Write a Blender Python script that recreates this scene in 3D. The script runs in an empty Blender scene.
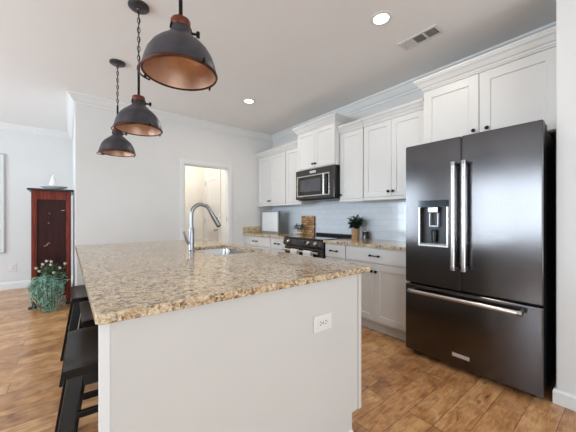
import bpy, bmesh, math, random
from mathutils import Vector, Matrix
random.seed(7)
S = bpy.context.scene
C = S.collection
PI = math.pi

# ------------------------------------------------------------------ camera
H = 1.189
cam = bpy.data.cameras.new('camera'); co = bpy.data.objects.new('camera', cam); C.objects.link(co)
co.location = (0, 0, H); co.rotation_euler = (PI/2, 0, -math.radians(38.329))
cam.sensor_width = 36; cam.lens = 36*279.66/576; cam.shift_y = 1.5/576; cam.clip_start = .02
S.camera = co
# ------------------------------------------------------------------ world, light, exposure
S.view_settings.view_transform = 'Standard'; S.view_settings.look = 'None'
S.view_settings.gamma = 1; S.view_settings.use_curve_mapping = False
S.view_settings.exposure = 0.36
w = bpy.data.worlds.new('world'); S.world = w; w.use_nodes = True
bg = w.node_tree.nodes['Background']; bg.inputs[0].default_value = (.72, .84, 1, 1); bg.inputs[1].default_value = 1.2
def area(name, loc, rot, sx, sy, power, col):
    l = bpy.data.lights.new(name, 'AREA'); l.shape = 'RECTANGLE'; l.size = sx; l.size_y = sy; l.energy = power; l.color = col
    o = bpy.data.objects.new(name, l); C.objects.link(o); o.location = loc; o.rotation_euler = rot
    return o
# daylight outside the windows (left wall at x=-3.6, wall behind the camera at y=-3.2)
area('daylight_left_near', (-3.85, 1.9, 1.45), (0, -PI/2, 0), 1.5, 2.2, 122, (.74, .88, 1))
area('daylight_left_far', (-3.85, 5.0, 1.45), (0, -PI/2, 0), 1.5, 1.6, 88, (.71, .86, 1))
area('daylight_back', (.2, -3.45, 1.35), (PI/2, 0, 0), 3.6, 2.1, 104, (.82, .925, 1))
CAN_POWER = 5

# ------------------------------------------------------------------ materials
def rgb(h):
    h = h.lstrip('#'); v = [int(h[i:i+2], 16)/255 for i in (0, 2, 4)]
    return tuple(x/12.92 if x <= .04045 else ((x+.055)/1.055)**2.4 for x in v) + (1,)
def mat(name, col, rough=.5, metal=0, noise=0, nscale=8, bump=0, bscale=60, coat=0, spec=.5, stretch=None):
    m = bpy.data.materials.new(name); m.use_nodes = True
    nt = m.node_tree; b = nt.nodes['Principled BSDF']
    c = rgb(col) if isinstance(col, str) else col
    b.inputs['Base Color'].default_value = c; b.inputs['Roughness'].default_value = rough; b.inputs['Metallic'].default_value = metal
    b.inputs['Specular IOR Level'].default_value = spec; b.inputs['Coat Weight'].default_value = coat
    tc = nt.nodes.new('ShaderNodeTexCoord'); mp = nt.nodes.new('ShaderNodeMapping'); nt.links.new(tc.outputs['Object'], mp.inputs[0])
    if stretch: mp.inputs['Scale'].default_value = stretch
    if noise:
        n = nt.nodes.new('ShaderNodeTexNoise'); n.inputs['Scale'].default_value = nscale; n.inputs['Detail'].default_value = 5
        nt.links.new(mp.outputs[0], n.inputs['Vector'])
        r = nt.nodes.new('ShaderNodeValToRGB'); e = r.color_ramp.elements
        e[0].position = .3; e[1].position = .7
        e[0].color = tuple(x*(1-noise) for x in c[:3])+(1,); e[1].color = tuple(min(1, x*(1+noise)) for x in c[:3])+(1,)
        nt.links.new(n.outputs[0], r.inputs[0]); nt.links.new(r.outputs[0], b.inputs['Base Color'])
    if bump:
        n = nt.nodes.new('ShaderNodeTexNoise'); n.inputs['Scale'].default_value = bscale; n.inputs['Detail'].default_value = 3
        nt.links.new(mp.outputs[0], n.inputs['Vector'])
        bp = nt.nodes.new('ShaderNodeBump'); bp.inputs['Strength'].default_value = bump; bp.inputs['Distance'].default_value = .002
        nt.links.new(n.outputs[0], bp.inputs['Height']); nt.links.new(bp.outputs[0], b.inputs['Normal'])
    return m
def ramp(nt, stops, interp='LINEAR'):
    r = nt.nodes.new('ShaderNodeValToRGB'); cr = r.color_ramp; cr.interpolation = interp
    while len(cr.elements) < len(stops): cr.elements.new(.5)
    for e, (p, c) in zip(cr.elements, stops): e.position = p; e.color = rgb(c) if isinstance(c, str) else c
    return r
def mix(nt, fac, a, b, mode='MIX'):
    m = nt.nodes.new('ShaderNodeMix'); m.data_type = 'RGBA'; m.blend_type = mode
    for s, v in ((0, fac), (6, a), (7, b)):
        if hasattr(v, 'is_linked'): nt.links.new(v, m.inputs[s])
        else: m.inputs[s].default_value = v
    return m.outputs[2]

M = {}
M['wall'] = mat('wall_paint', '#d9d7d4', .6, noise=.015, nscale=3, bump=.05, bscale=120)
M['ceil'] = mat('ceiling_paint', '#eae8e6', .8, noise=.012, nscale=2)
M['cream'] = mat('hall_paint', '#e8e3da', .6, noise=.01)
M['trim'] = mat('trim_paint', '#dedddb', .35, noise=.01)
M['cab'] = mat('cabinet_paint', '#d5d3d0', .38, noise=.01, nscale=4)
M['island'] = mat('island_paint', '#cac6c0', .45, noise=.012, nscale=3)
M['black'] = mat('black_lacquer', '#0b0a0b', .3, noise=.15, nscale=20, spec=.4)
M['blackmetal'] = mat('black_hardware', '#131315', .35, .6, noise=.1)
M['darkplastic'] = mat('black_plastic', '#0c0c0e', .35, noise=.1)
M['chrome'] = mat('brushed_nickel', '#cbc9c6', .26, 1, noise=.04, nscale=30)
M['nickel'] = mat('faucet_steel', '#97979a', .3, 1, noise=.05, nscale=40)
M['steel'] = mat('sink_steel', '#c4c6c8', .25, 1, noise=.05, nscale=30)
M['dsteel'] = mat('dark_stainless', '#5b5858', .18, 1, noise=.01, nscale=2)
M['dsteel2'] = mat('appliance_side', '#0f0f11', .4, .3, noise=.1)
M['glass'] = mat('black_glass', '#0a0b0d', .05, 0, noise=.1, coat=.6)
M['bronze'] = mat('aged_pewter', '#4b4a50', .4, .7, noise=.3, nscale=14, bump=.12, bscale=40)
M['copper'] = mat('copper_lining', '#cba68e', .4, .5, noise=.15, nscale=10)
M['rust'] = mat('rusty_collar', '#64301d', .5, .5, noise=.4, nscale=25, bump=.2)
M['rim'] = mat('brown_rim', '#4a2a1c', .4, .6, noise=.35, nscale=20)
M['plate'] = mat('white_plastic', '#dcd9d4', .35, noise=.01)
M['slot'] = mat('slot_black', '#1b1a19', .5, noise=.05)
M['ventdark'] = mat('duct_dark', '#1d1b1a', .8, noise=.1)
M['vent'] = mat('vent_paint', '#d4d0cc', .5, noise=.02)
M['ceramic'] = mat('white_ceramic', '#e6e5e4', .25, noise=.01, coat=.3)
M['flower'] = mat('pale_petal', '#d3cdb8', .6, noise=.1)
M['frond'] = mat('teal_frond', '#9cc4b0', .6, noise=.5, nscale=14)
M['leaf'] = mat('dark_leaf', '#2c4734', .4, noise=.4, nscale=30)
M['succ'] = mat('grey_green_leaf', '#6f8474', .5, noise=.3, nscale=30)
M['stem'] = mat('stem_brown', '#4b4028', .7, noise=.2)
M['soil'] = mat('soil', '#2a1d14', .9, noise=.4, nscale=60)
M['candle'] = mat('dark_jar', '#14151a', .12, 0, noise=.1, coat=.5)
M['fgrey'] = mat('grey_frame', '#8f8f8e', .45, noise=.1)
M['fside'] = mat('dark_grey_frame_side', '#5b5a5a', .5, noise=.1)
M['paper'] = mat('white_panel', '#e3e6e8', .2, noise=.015, coat=.3)
M['towel'] = mat('white_cotton', '#dddbd8', .9, noise=.03, nscale=60, bump=.3, bscale=300)
M['canvas'] = mat('pale_canvas', '#d6d8d2', .7, noise=.03, nscale=2)
M['text'] = mat('plate_lettering', '#3b3a3c', .5, .3, noise=.05)
M['led'] = mat('display_blue', '#20303c', .1, 0, noise=.1, coat=.5)

def wood_red():
    m = mat('red_mahogany', '#5a2016', .5, spec=.25); nt = m.node_tree; b = nt.nodes['Principled BSDF']
    tc = nt.nodes.new('ShaderNodeTexCoord'); mp = nt.nodes.new('ShaderNodeMapping'); mp.inputs['Scale'].default_value = (14, 14, 1.2)
    n = nt.nodes.new('ShaderNodeTexNoise'); n.inputs['Scale'].default_value = 3; n.inputs['Detail'].default_value = 6
    r = ramp(nt, [(.25, '#40130c'), (.5, '#6b2416'), (.75, '#943f1d')])
    nt.links.new(tc.outputs['Object'], mp.inputs[0]); nt.links.new(mp.outputs[0], n.inputs['Vector']); nt.links.new(n.outputs[0], r.inputs[0]); nt.links.new(r.outputs[0], b.inputs['Base Color'])
    return m
M['mahog'] = wood_red()
M['mahogdark'] = mat('dark_mahogany_panel', '#300f0c', .5, noise=.4, nscale=5, stretch=(10, 10, 1), spec=.2)
M['wearmark'] = mat('pale_scratch', '#b58f6c', .6, noise=.2)
def wood_block(name, a, b_, c):
    m = mat(name, a, .5); nt = m.node_tree; b = nt.nodes['Principled BSDF']
    tc = nt.nodes.new('ShaderNodeTexCoord'); sp = nt.nodes.new('ShaderNodeSeparateXYZ'); cb = nt.nodes.new('ShaderNodeCombineXYZ')
    nt.links.new(tc.outputs['Object'], sp.inputs[0]); nt.links.new(sp.outputs[1], cb.inputs[0]); nt.links.new(sp.outputs[2], cb.inputs[1])
    br = nt.nodes.new('ShaderNodeTexBrick'); br.inputs['Scale'].default_value = 1; br.inputs['Brick Width'].default_value = .085; br.inputs['Row Height'].default_value = .038
    br.inputs['Mortar Size'].default_value = .003; br.inputs['Color1'].default_value = rgb(a); br.inputs['Color2'].default_value = rgb(b_); br.inputs['Mortar'].default_value = rgb(c)
    nt.links.new(cb.outputs[0], br.inputs['Vector']); nt.links.new(br.outputs[0], b.inputs['Base Color'])
    return m
M['block'] = wood_block('butcher_block', '#d6aa78', '#96633b', '#4a2c1a')
M['potwood'] = mat('wooden_pot', '#b28c68', .7, noise=.45, nscale=55, stretch=(1, 1, 3), bump=.3, bscale=80)

def granite():
    m = mat('speckled_granite', '#b9a68c', .15, coat=.08); nt = m.node_tree; b = nt.nodes['Principled BSDF']
    tc = nt.nodes.new('ShaderNodeTexCoord'); o = tc.outputs['Object']
    def vor(s):
        v = nt.nodes.new('ShaderNodeTexVoronoi'); v.inputs['Scale'].default_value = s; nt.links.new(dist, v.inputs['Vector'])
        sp = nt.nodes.new('ShaderNodeSeparateColor'); nt.links.new(v.outputs['Color'], sp.inputs[0]); return sp.outputs[0]
    n0 = nt.nodes.new('ShaderNodeTexNoise'); n0.inputs['Scale'].default_value = 60; nt.links.new(o, n0.inputs['Vector'])
    ad = nt.nodes.new('ShaderNodeVectorMath'); ad.operation = 'MULTIPLY_ADD'; nt.links.new(n0.outputs['Color'], ad.inputs[0]); ad.inputs[1].default_value = (.018,)*3; nt.links.new(o, ad.inputs[2]); dist = ad.outputs[0]
    base = ramp(nt, [(0, '#cdb999'), (.25, '#d9caae'), (.45, '#bfa47c'), (.62, '#e0d4be'), (.8, '#a88a60'), (.93, '#86694a')], 'CONSTANT')
    nt.links.new(vor(85), base.inputs[0])
    fine = ramp(nt, [(0, '#d6c5a8'), (.4, '#b3966e'), (.65, '#937a5f'), (.9, '#523c28'), (.96, '#2a1f17')], 'CONSTANT')
    nt.links.new(vor(190), fine.inputs[0])
    c = mix(nt, .45, base.outputs[0], fine.outputs[0])
    # clustered dark brown and black flecks
    ncl = nt.nodes.new('ShaderNodeTexNoise'); ncl.inputs['Scale'].default_value = 26; ncl.inputs['Detail'].default_value = 4; nt.links.new(o, ncl.inputs['Vector'])
    rcl = ramp(nt, [(.455, (0, 0, 0, 1)), (.62, (.85, .85, .85, 1))]); nt.links.new(ncl.outputs[0], rcl.inputs[0])
    rfl = ramp(nt, [(0, (0, 0, 0, 1)), (.52, (1, 1, 1, 1))], 'CONSTANT'); nt.links.new(vor(120), rfl.inputs[0])
    mul = nt.nodes.new('ShaderNodeMath'); mul.operation = 'MULTIPLY'; nt.links.new(rcl.outputs[0], mul.inputs[0]); nt.links.new(rfl.outputs[0], mul.inputs[1])
    dk = ramp(nt, [(0, '#5b3d25'), (.5, '#2a1c14'), (.75, '#7a5230')], 'CONSTANT'); nt.links.new(vor(150), dk.inputs[0])
    c = mix(nt, mul.outputs[0], c, dk.outputs[0])
    c = mix(nt, 1.0, c, (1, .96, .90, 1), 'MULTIPLY')
    nt.links.new(c, b.inputs['Base Color'])
    return m
M['granite'] = granite()

def floor_mat():
    m = mat('hardwood_planks', '#96673f', .34, coat=.35); nt = m.node_tree; b = nt.nodes['Principled BSDF']; L = nt.links.new
    tc = nt.nodes.new('ShaderNodeTexCoord'); o = tc.outputs['Object']
    br = nt.nodes.new('ShaderNodeTexBrick'); br.inputs['Scale'].default_value = 1; br.inputs['Brick Width'].default_value = .82; br.inputs['Row Height'].default_value = .148
    br.offset = .39; br.offset_frequency = 3; br.inputs['Mortar Size'].default_value = .0016; br.inputs['Mortar Smooth'].default_value = .3
    br.inputs['Color1'].default_value = (0, 0, 0, 1); br.inputs['Color2'].default_value = (1, 1, 1, 1); br.inputs['Mortar'].default_value = (.5, .5, .5, 1)
    L(o, br.inputs['Vector'])
    tone = ramp(nt, [(0, '#9c7049'), (.35, '#b88b5e'), (.65, '#c99f72'), (1, '#d4ae86')]); L(br.outputs['Color'], tone.inputs[0])
    # per-plank shift of the grain
    sh = nt.nodes.new('ShaderNodeVectorMath'); sh.operation = 'MULTIPLY_ADD'; L(br.outputs['Color'], sh.inputs[0]); sh.inputs[1].default_value = (7, 3, 5); L(o, sh.inputs[2])
    mp = nt.nodes.new('ShaderNodeMapping'); mp.inputs['Scale'].default_value = (1.6, 9, 1); L(sh.outputs[0], mp.inputs[0])
    g = nt.nodes.new('ShaderNodeTexNoise'); g.inputs['Scale'].default_value = 4; g.inputs['Detail'].default_value = 8; g.inputs['Distortion'].default_value = 1.4; L(mp.outputs[0], g.inputs['Vector'])
    gr = ramp(nt, [(.25, '#5d3f28'), (.45, '#b08f70'), (.6, '#e6d0b2'), (.8, '#8d6848')]); L(g.outputs[0], gr.inputs[0])
    c = mix(nt, .7, tone.outputs[0], gr.outputs[0], 'OVERLAY')
    # broad blotches and knots
    b1 = nt.nodes.new('ShaderNodeTexNoise'); b1.inputs['Scale'].default_value = 8; b1.inputs['Distortion'].default_value = .6; b1.inputs['Detail'].default_value = 4; L(sh.outputs[0], b1.inputs['Vector'])
    br1 = ramp(nt, [(.32, '#6a4629'), (.5, '#b58a5c'), (.68, '#e0b98c')]); L(b1.outputs[0], br1.inputs[0])
    c = mix(nt, .42, c, br1.outputs[0])
    kv = nt.nodes.new('ShaderNodeTexVoronoi'); kv.inputs['Scale'].default_value = 4.6
    mk = nt.nodes.new('ShaderNodeMapping'); mk.inputs['Scale'].default_value = (.75, 1.5, 1); L(sh.outputs[0], mk.inputs[0]); L(mk.outputs[0], kv.inputs['Vector'])
    kr = ramp(nt, [(.03, (1, 1, 1, 1)), (.13, (0, 0, 0, 1))]); L(kv.outputs['Distance'], kr.inputs[0])
    kf = nt.nodes.new('ShaderNodeMath'); kf.operation = 'MULTIPLY'; kf.inputs[1].default_value = .75; L(kr.outputs[0], kf.inputs[0])
    c = mix(nt, kf.outputs[0], c, rgb('#4a2a17'))
    c = mix(nt, br.outputs['Fac'], c, rgb('#54371f'))
    L(c, b.inputs['Base Color'])
    b.inputs['Coat Roughness'].default_value = .22
    bp = nt.nodes.new('ShaderNodeBump'); bp.inputs['Strength'].default_value = .35; bp.inputs['Distance'].default_value = .003
    ih = nt.nodes.new('ShaderNodeMath'); ih.operation = 'MULTIPLY_ADD'; L(br.outputs['Fac'], ih.inputs[0]); ih.inputs[1].default_value = -1; L(g.outputs[0], ih.inputs[2])
    L(ih.outputs[0], bp.inputs['Height']); L(bp.outputs[0], b.inputs['Normal'])
    rr = ramp(nt, [(.3, (.27,)*3+(1,)), (.7, (.42,)*3+(1,))]); L(g.outputs[0], rr.inputs[0]); L(rr.outputs[0], b.inputs['Roughness'])
    return m
M['floor'] = floor_mat()

def tile_mat():
    m = mat('subway_tile', '#c6ced6', .12, coat=.3); nt = m.node_tree; b = nt.nodes['Principled BSDF']; L = nt.links.new
    tc = nt.nodes.new('ShaderNodeTexCoord'); sp = nt.nodes.new('ShaderNodeSeparateXYZ'); cb = nt.nodes.new('ShaderNodeCombineXYZ')
    L(tc.outputs['Object'], sp.inputs[0]); L(sp.outputs[1], cb.inputs[0]); L(sp.outputs[2], cb.inputs[1])
    br = nt.nodes.new('ShaderNodeTexBrick'); br.inputs['Scale'].default_value = 1; br.inputs['Brick Width'].default_value = .152; br.inputs['Row Height'].default_value = .076
    br.inputs['Mortar Size'].default_value = .0025; br.inputs['Mortar Smooth'].default_value = .2
    br.inputs['Color1'].default_value = rgb('#dde4eb'); br.inputs['Color2'].default_value = rgb('#e4e9ee'); br.inputs['Mortar'].default_value = rgb('#d3d8dd')
    L(cb.outputs[0], br.inputs['Vector']); L(br.outputs['Color'], b.inputs['Base Color'])
    iv = nt.nodes.new('ShaderNodeMath'); iv.operation = 'SUBTRACT'; iv.inputs[0].default_value = 1; L(br.outputs['Fac'], iv.inputs[1])
    bp = nt.nodes.new('ShaderNodeBump'); bp.inputs['Strength'].default_value = .5; bp.inputs['Distance'].default_value = .002; L(iv.outputs[0], bp.inputs['Height']); L(bp.outputs[0], b.inputs['Normal'])
    return m
M['tile'] = tile_mat()
def pane_mat():
    m = bpy.data.materials.new('window_glass'); m.use_nodes = True; nt = m.node_tree; nt.nodes.clear()
    o = nt.nodes.new('ShaderNodeOutputMaterial'); mx = nt.nodes.new('ShaderNodeMixShader'); t = nt.nodes.new('ShaderNodeBsdfTransparent'); g = nt.nodes.new('ShaderNodeBsdfGlossy')
    g.inputs['Roughness'].default_value = .02; mx.inputs[0].default_value = .06
    nt.links.new(t.outputs[0], mx.inputs[1]); nt.links.new(g.outputs[0], mx.inputs[2]); nt.links.new(mx.outputs[0], o.inputs[0])
    return m
M['pane'] = pane_mat()
def emit(name, col, s):
    m = bpy.data.materials.new(name); m.use_nodes = True; b = m.node_tree.nodes['Principled BSDF']
    b.inputs['Base Color'].default_value = rgb(col); b.inputs['Emission Color'].default_value = rgb(col); b.inputs['Emission Strength'].default_value = s
    return m
M['lens'] = emit('lit_lens', '#fff4e2', 6)

# ------------------------------------------------------------------ helpers
class MB:
    """collects shapes for ONE mesh object, in world coordinates"""
    def __init__(s): s.bm = bmesh.new(); s.smooth = False
    def box(s, x0, x1, y0, y1, z0, z1, bev=0, seg=2):
        t = bmesh.new()
        vs = [t.verts.new((x, y, z)) for x in (x0, x1) for y in (y0, y1) for z in (z0, z1)]
        for f in ((0, 1, 3, 2), (4, 6, 7, 5), (0, 4, 5, 1), (2, 3, 7, 6), (0, 2, 6, 4), (1, 5, 7, 3)): t.faces.new([vs[i] for i in f])
        bmesh.ops.recalc_face_normals(t, faces=t.faces)
        if bev: bmesh.ops.bevel(t, geom=t.edges[:], offset=bev, segments=seg, affect='EDGES', profile=.5)
        s.add(t); return s
    def add(s, t, mtx=None):
        if mtx is not None: bmesh.ops.transform(t, matrix=mtx, verts=t.verts)
        me = bpy.data.meshes.new('tmp'); t.to_mesh(me); t.free(); s.bm.from_mesh(me); bpy.data.meshes.remove(me)
        return s
    def lathe(s, prof, c=(0, 0, 0), n=40, mtx=None):
        """prof: (r, z) list; rotates about z"""
        t = bmesh.new(); rings = []
        for r, z in prof:
            if r < 1e-6: rings.append([t.verts.new((0, 0, z))])
            else: rings.append([t.verts.new((r*math.cos(2*PI*i/n), r*math.sin(2*PI*i/n), z)) for i in range(n)])
        for a, b in zip(rings, rings[1:]):
            for i in range(n):
                j = (i+1) % n
                f = [a[i % len(a)], a[j % len(a)], b[j % len(b)], b[i % len(b)]]
                u = []
                for v in f:
                    if v not in u: u.append(v)
                if len(u) >= 3: t.faces.new(u)
        bmesh.ops.recalc_face_normals(t, faces=t.faces)
        mt = Matrix.Translation(c)
        if mtx is not None: mt = mt @ mtx
        s.add(t, mt); s.smooth = True; return s
    def cyl(s, p, q, r, r2=None, n=20):
        p, q = Vector(p), Vector(q); d = q-p; L = d.length; r2 = r if r2 is None else r2
        mt = Matrix.Translation(p) @ d.to_track_quat('Z', 'Y').to_matrix().to_4x4()
        return s.lathe([(0, 0), (r, 0), (r2, L), (0, L)], n=n, mtx=mt)
    def tube(s, pts, r, n=12, closed=False):
        t = bmesh.new(); pts = [Vector(p) for p in pts]; N = len(pts); rings = []; up = None
        for i, p in enumerate(pts):
            a = pts[(i-1) % N] if closed or i > 0 else p; b = pts[(i+1) % N] if closed or i < N-1 else p
            d = (b-a).normalized()
            if up is None: up = d.orthogonal().normalized()
            up = (up - d*up.dot(d)).normalized(); sd = d.cross(up)
            rr = r[i] if isinstance(r, (list, tuple)) else r
            rings.append([t.verts.new(p + (up*math.cos(2*PI*k/n)+sd*math.sin(2*PI*k/n))*rr) for k in range(n)])
        pr = list(zip(rings, rings[1:])) + ([(rings[-1], rings[0])] if closed else [])
        for a, b in pr:
            for k in range(n): t.faces.new((a[k], a[(k+1) % n], b[(k+1) % n], b[k]))
        if not closed: t.faces.new(rings[0]); t.faces.new(rings[-1])
        bmesh.ops.recalc_face_normals(t, faces=t.faces); s.add(t); s.smooth = True; return s
    def beam(s, p, q, wx, wy, w2=None, bev=.003):
        """tapered rectangular bar, ends level (horizontal)"""
        t = bmesh.new(); k = 1 if w2 is None else w2; R = []
        for c, m in ((p, 1), (q, k)):
            R.append([t.verts.new((c[0]+sx*wx*m/2, c[1]+sy*wy*m/2, c[2])) for sx, sy in ((-1, -1), (1, -1), (1, 1), (-1, 1))])
        t.faces.new(R[0]); t.faces.new(R[1])
        for i in range(4): t.faces.new((R[0][i], R[0][(i+1) % 4], R[1][(i+1) % 4], R[1][i]))
        bmesh.ops.recalc_face_normals(t, faces=t.faces)
        if bev: bmesh.ops.bevel(t, geom=t.edges[:], offset=bev, segments=2, affect='EDGES')
        s.add(t); return s
    def prism(s, pts, z0, z1, bev=0, seg=3):
        t = bmesh.new(); a = [t.verts.new((x, y, z0)) for x, y in pts]; b = [t.verts.new((x, y, z1)) for x, y in pts]; n = len(pts)
        t.faces.new(a); t.faces.new(b); 
        for i in range(n): t.faces.new((a[i], a[(i+1) % n], b[(i+1) % n], b[i]))
        bmesh.ops.recalc_face_normals(t, faces=t.faces)
        if bev: bmesh.ops.bevel(t, geom=[e for e in t.edges if abs(e.verts[0].co.z-e.verts[1].co.z) < 1e-6], offset=bev, segments=seg, affect='EDGES')
        s.add(t); return s
    def sweep(s, path, prof, side=1):
        """moulding: prof = (outward, z) outline swept along a 2D path with mitres; outward is right of travel (side=1) or left"""
        t = bmesh.new(); P = [Vector(p) for p in path]; R = []
        for i, p in enumerate(P):
            ns = []
            if i > 0: d = (P[i]-P[i-1]).normalized(); ns.append(Vector((d.y, -d.x))*side)
            if i < len(P)-1: d = (P[i+1]-P[i]).normalized(); ns.append(Vector((d.y, -d.x))*side)
            m = ns[0] if len(ns) == 1 else (ns[0]+ns[1])/(1+ns[0].dot(ns[1]))
            R.append([t.verts.new((p.x+m.x*o, p.y+m.y*o, z)) for o, z in prof])
        n = len(prof)
        for a, b in zip(R, R[1:]):
            for i in range(n): t.faces.new((a[i], a[(i+1) % n], b[(i+1) % n], b[i]))
        t.faces.new(R[0]); t.faces.new(R[-1])
        bmesh.ops.recalc_face_normals(t, faces=t.faces); s.add(t); return s
    def quad(s, pts):
        s.bm.faces.new([s.bm.verts.new(p) for p in pts]); return s
    def build(s, name, m, parent=None, origin=None, bevel=0):
        bm = s.bm
        off = Vector(origin) if origin else Vector((0, 0, 0))
        base = Vector((0, 0, 0)); q = parent
        while q: base += q.location; q = q.parent
        bmesh.ops.translate(bm, verts=bm.verts, vec=-(base+off))
        me = bpy.data.meshes.new(name); bm.to_mesh(me); bm.free()
        me.materials.append(m)
        if s.smooth:
            for p in me.polygons: p.use_smooth = True
            me.set_sharp_from_angle(angle=math.radians(40))
        o = bpy.data.objects.new(name, me); C.objects.link(o); o.location = off; o.parent = parent
        if bevel:
            b = o.modifiers.new('bevel', 'BEVEL'); b.width = bevel; b.segments = 2; b.limit_method = 'ANGLE'
        return o
def tag(o, label, cat, group=None):
    o['label'] = label; o['category'] = cat
    if group: o['group'] = group
    return o
def thing(name, label, cat, loc, group=None):
    o = bpy.data.objects.new(name, None); C.objects.link(o); o.location = loc; o.empty_display_size = .1
    return tag(o, label, cat, group)
def struct(o): o['kind'] = 'structure'; return o
def dup(root, loc, label):
    """copy of a thing with copies of its parts and sub-parts"""
    r = root.copy(); C.objects.link(r); r.location = loc; r['label'] = label
    def rec(a, b):
        for ch in list(a.children):
            c = ch.copy(); C.objects.link(c); c.parent = b; rec(ch, c)
    rec(root, r)
    return r

# ------------------------------------------------------------------ the setting
CZ = 2.729; WX = 3.0935; WY = 4.382; EX = .083; DY = 6.504; LX = -3.6; BY = -3.2; SX = 2.46; SY = .341
struct(MB().box(LX-.15, 3.3, BY-.15, DY+.15, -.1, 0).build('floor', M['floor']))
struct(MB().box(LX-.15, 3.3, BY-.15, DY+.15, CZ, CZ+.1).build('ceiling', M['ceil']))
struct(MB().box(WX, WX+.15, SY-.12, WY+.12, 0, CZ).build('wall_right', M['wall']))
struct(MB().box(SX, WX+.15, BY-.15, SY, 0, CZ).build('wall_near', M['wall'], bevel=.006))
# far kitchen wall with the door opening
D0, D1, DZ = 1.418, 2.169, 2.03
struct(MB().box(EX, D0, WY, WY+.12, 0, CZ).box(D1, WX+.15, WY, WY+.12, 0, CZ).box(D0, D1, WY, WY+.12, DZ, CZ).build('wall_far', M['wall']))
struct(MB().box(EX, EX+.12, WY+.12, DY, 0, CZ).build('wall_divider', M['wall']))
struct(MB().box(LX-.15, EX+.12, DY, DY+.15, 0, CZ).build('wall_dining', M['wall']))
# hall beyond the door
struct(MB().box(D1+.005, D1+.125, WY+.12, 5.62, 0, CZ).build('wall_hall_right', M['cream']))
struct(MB().box(.9, D1+.125, 5.5, 5.62, 0, CZ).box(.9, 1.0, WY+.12, 5.5, 0, CZ).build('wall_hall_far', M['cream']))
# left wall and back wall with window openings
def wall_with_windows(name, axis, pos, a0, a1, openings, z0w, z1w):
    m = MB()
    def b(u0, u1, z0, z1):
        if u1-u0 < 1e-4: return
        if axis == 'x': m.box(pos-.15, pos, u0, u1, z0, z1)
        else: m.box(u0, u1, pos-.15, pos, z0, z1)
    u = a0
    for o0, o1 in openings:
        b(u, o0, 0, CZ); b(o0, o1, 0, z0w); b(o0, o1, z1w, CZ); u = o1
    b(u, a1, 0, CZ)
    return struct(m.build(name, M['wall']))
wall_with_windows('wall_left', 'x', LX, BY-.15, DY, [(.7, 3.1), (4.1, 5.9)], .6, 2.25)
wall_with_windows('wall_back', 'y', BY, LX, SX, [(-1.7, 2.1)], .25, 2.4)
def window(n, axis, pos, u0, u1, z0, z1, cols):
    f = MB(); g = MB()
    def b(mb, a, c, za, zb, d0, d1):
        if axis == 'x': mb.box(pos+d0, pos+d1, a, c, za, zb)
        else: mb.box(a, c, pos+d0, pos+d1, za, zb)
    t = .05
    for a, c, za, zb in ((u0, u0+t, z0, z1), (u1-t, u1, z0, z1), (u0, u1, z0, z0+t), (u0, u1, z1-t, z1)): b(f, a, c, za, zb, -.11, -.04)
    for k in range(1, cols):
        u = u0+(u1-u0)*k/cols; b(f, u-.025, u+.025, z0+t, z1-t, -.11, -.04)
    zm = (z0+z1)/2; b(f, u0+t, u1-t, zm-.02, zm+.02, -.10, -.05)
    o = struct(f.build('window_%d' % n, M['trim']))
    b(g, u0+t, u1-t, z0+t, z1-t, -.078, -.072); g.build('pane', M['pane'], o)
    c = MB(); w = .09
    for a, cc, za, zb in ((u0-w, u0, z0-w, z1+w), (u1, u1+w, z0-w, z1+w), (u0, u1, z1, z1+w), (u0, u1, z0-w, z0)): b(c, a, cc, za, zb, .001, .02)
    c.build('window_casing', M['trim'], o)
window(1, 'x', LX, .7, 3.1, .6, 2.25, 2); window(2, 'x', LX, 4.1, 5.9, .6, 2.25, 2); window(3, 'y', BY, -1.7, 2.1, .25, 2.4, 3)
# mouldings
CROWN = [(0, CZ-.11), (.012, CZ-.11), (.016, CZ-.095), (.03, CZ-.085), (.052, CZ-.05), (.068, CZ-.026), (.082, CZ-.018), (.085, CZ), (0, CZ)]
struct(MB().sweep([(WX, SY+.001), (WX, WY), (EX, WY), (EX, DY), (LX, DY), (LX, BY)], CROWN, -1).build('trim_1', M['trim']))
BASE = [(0, 0), (.016, 0), (.016, .085), (.012, .105), (.004, .12), (0, .12)]
struct(MB().sweep([(D0-.06, WY), (EX, WY), (EX, DY), (LX, DY), (LX, BY)], BASE, -1).build('baseboard_far', M['trim']))
struct(MB().sweep([(SX, BY), (SX, SY), (SX+.08, SY)], [(0, 0), (.014, 0), (.014, .075), (.009, .092), (0, .095)], -1).build('baseboard_near', M['trim']))
struct(MB().sweep([(2.44, WY), (D1+.06, WY)], BASE, -1).build('baseboard_door', M['trim']))
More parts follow.
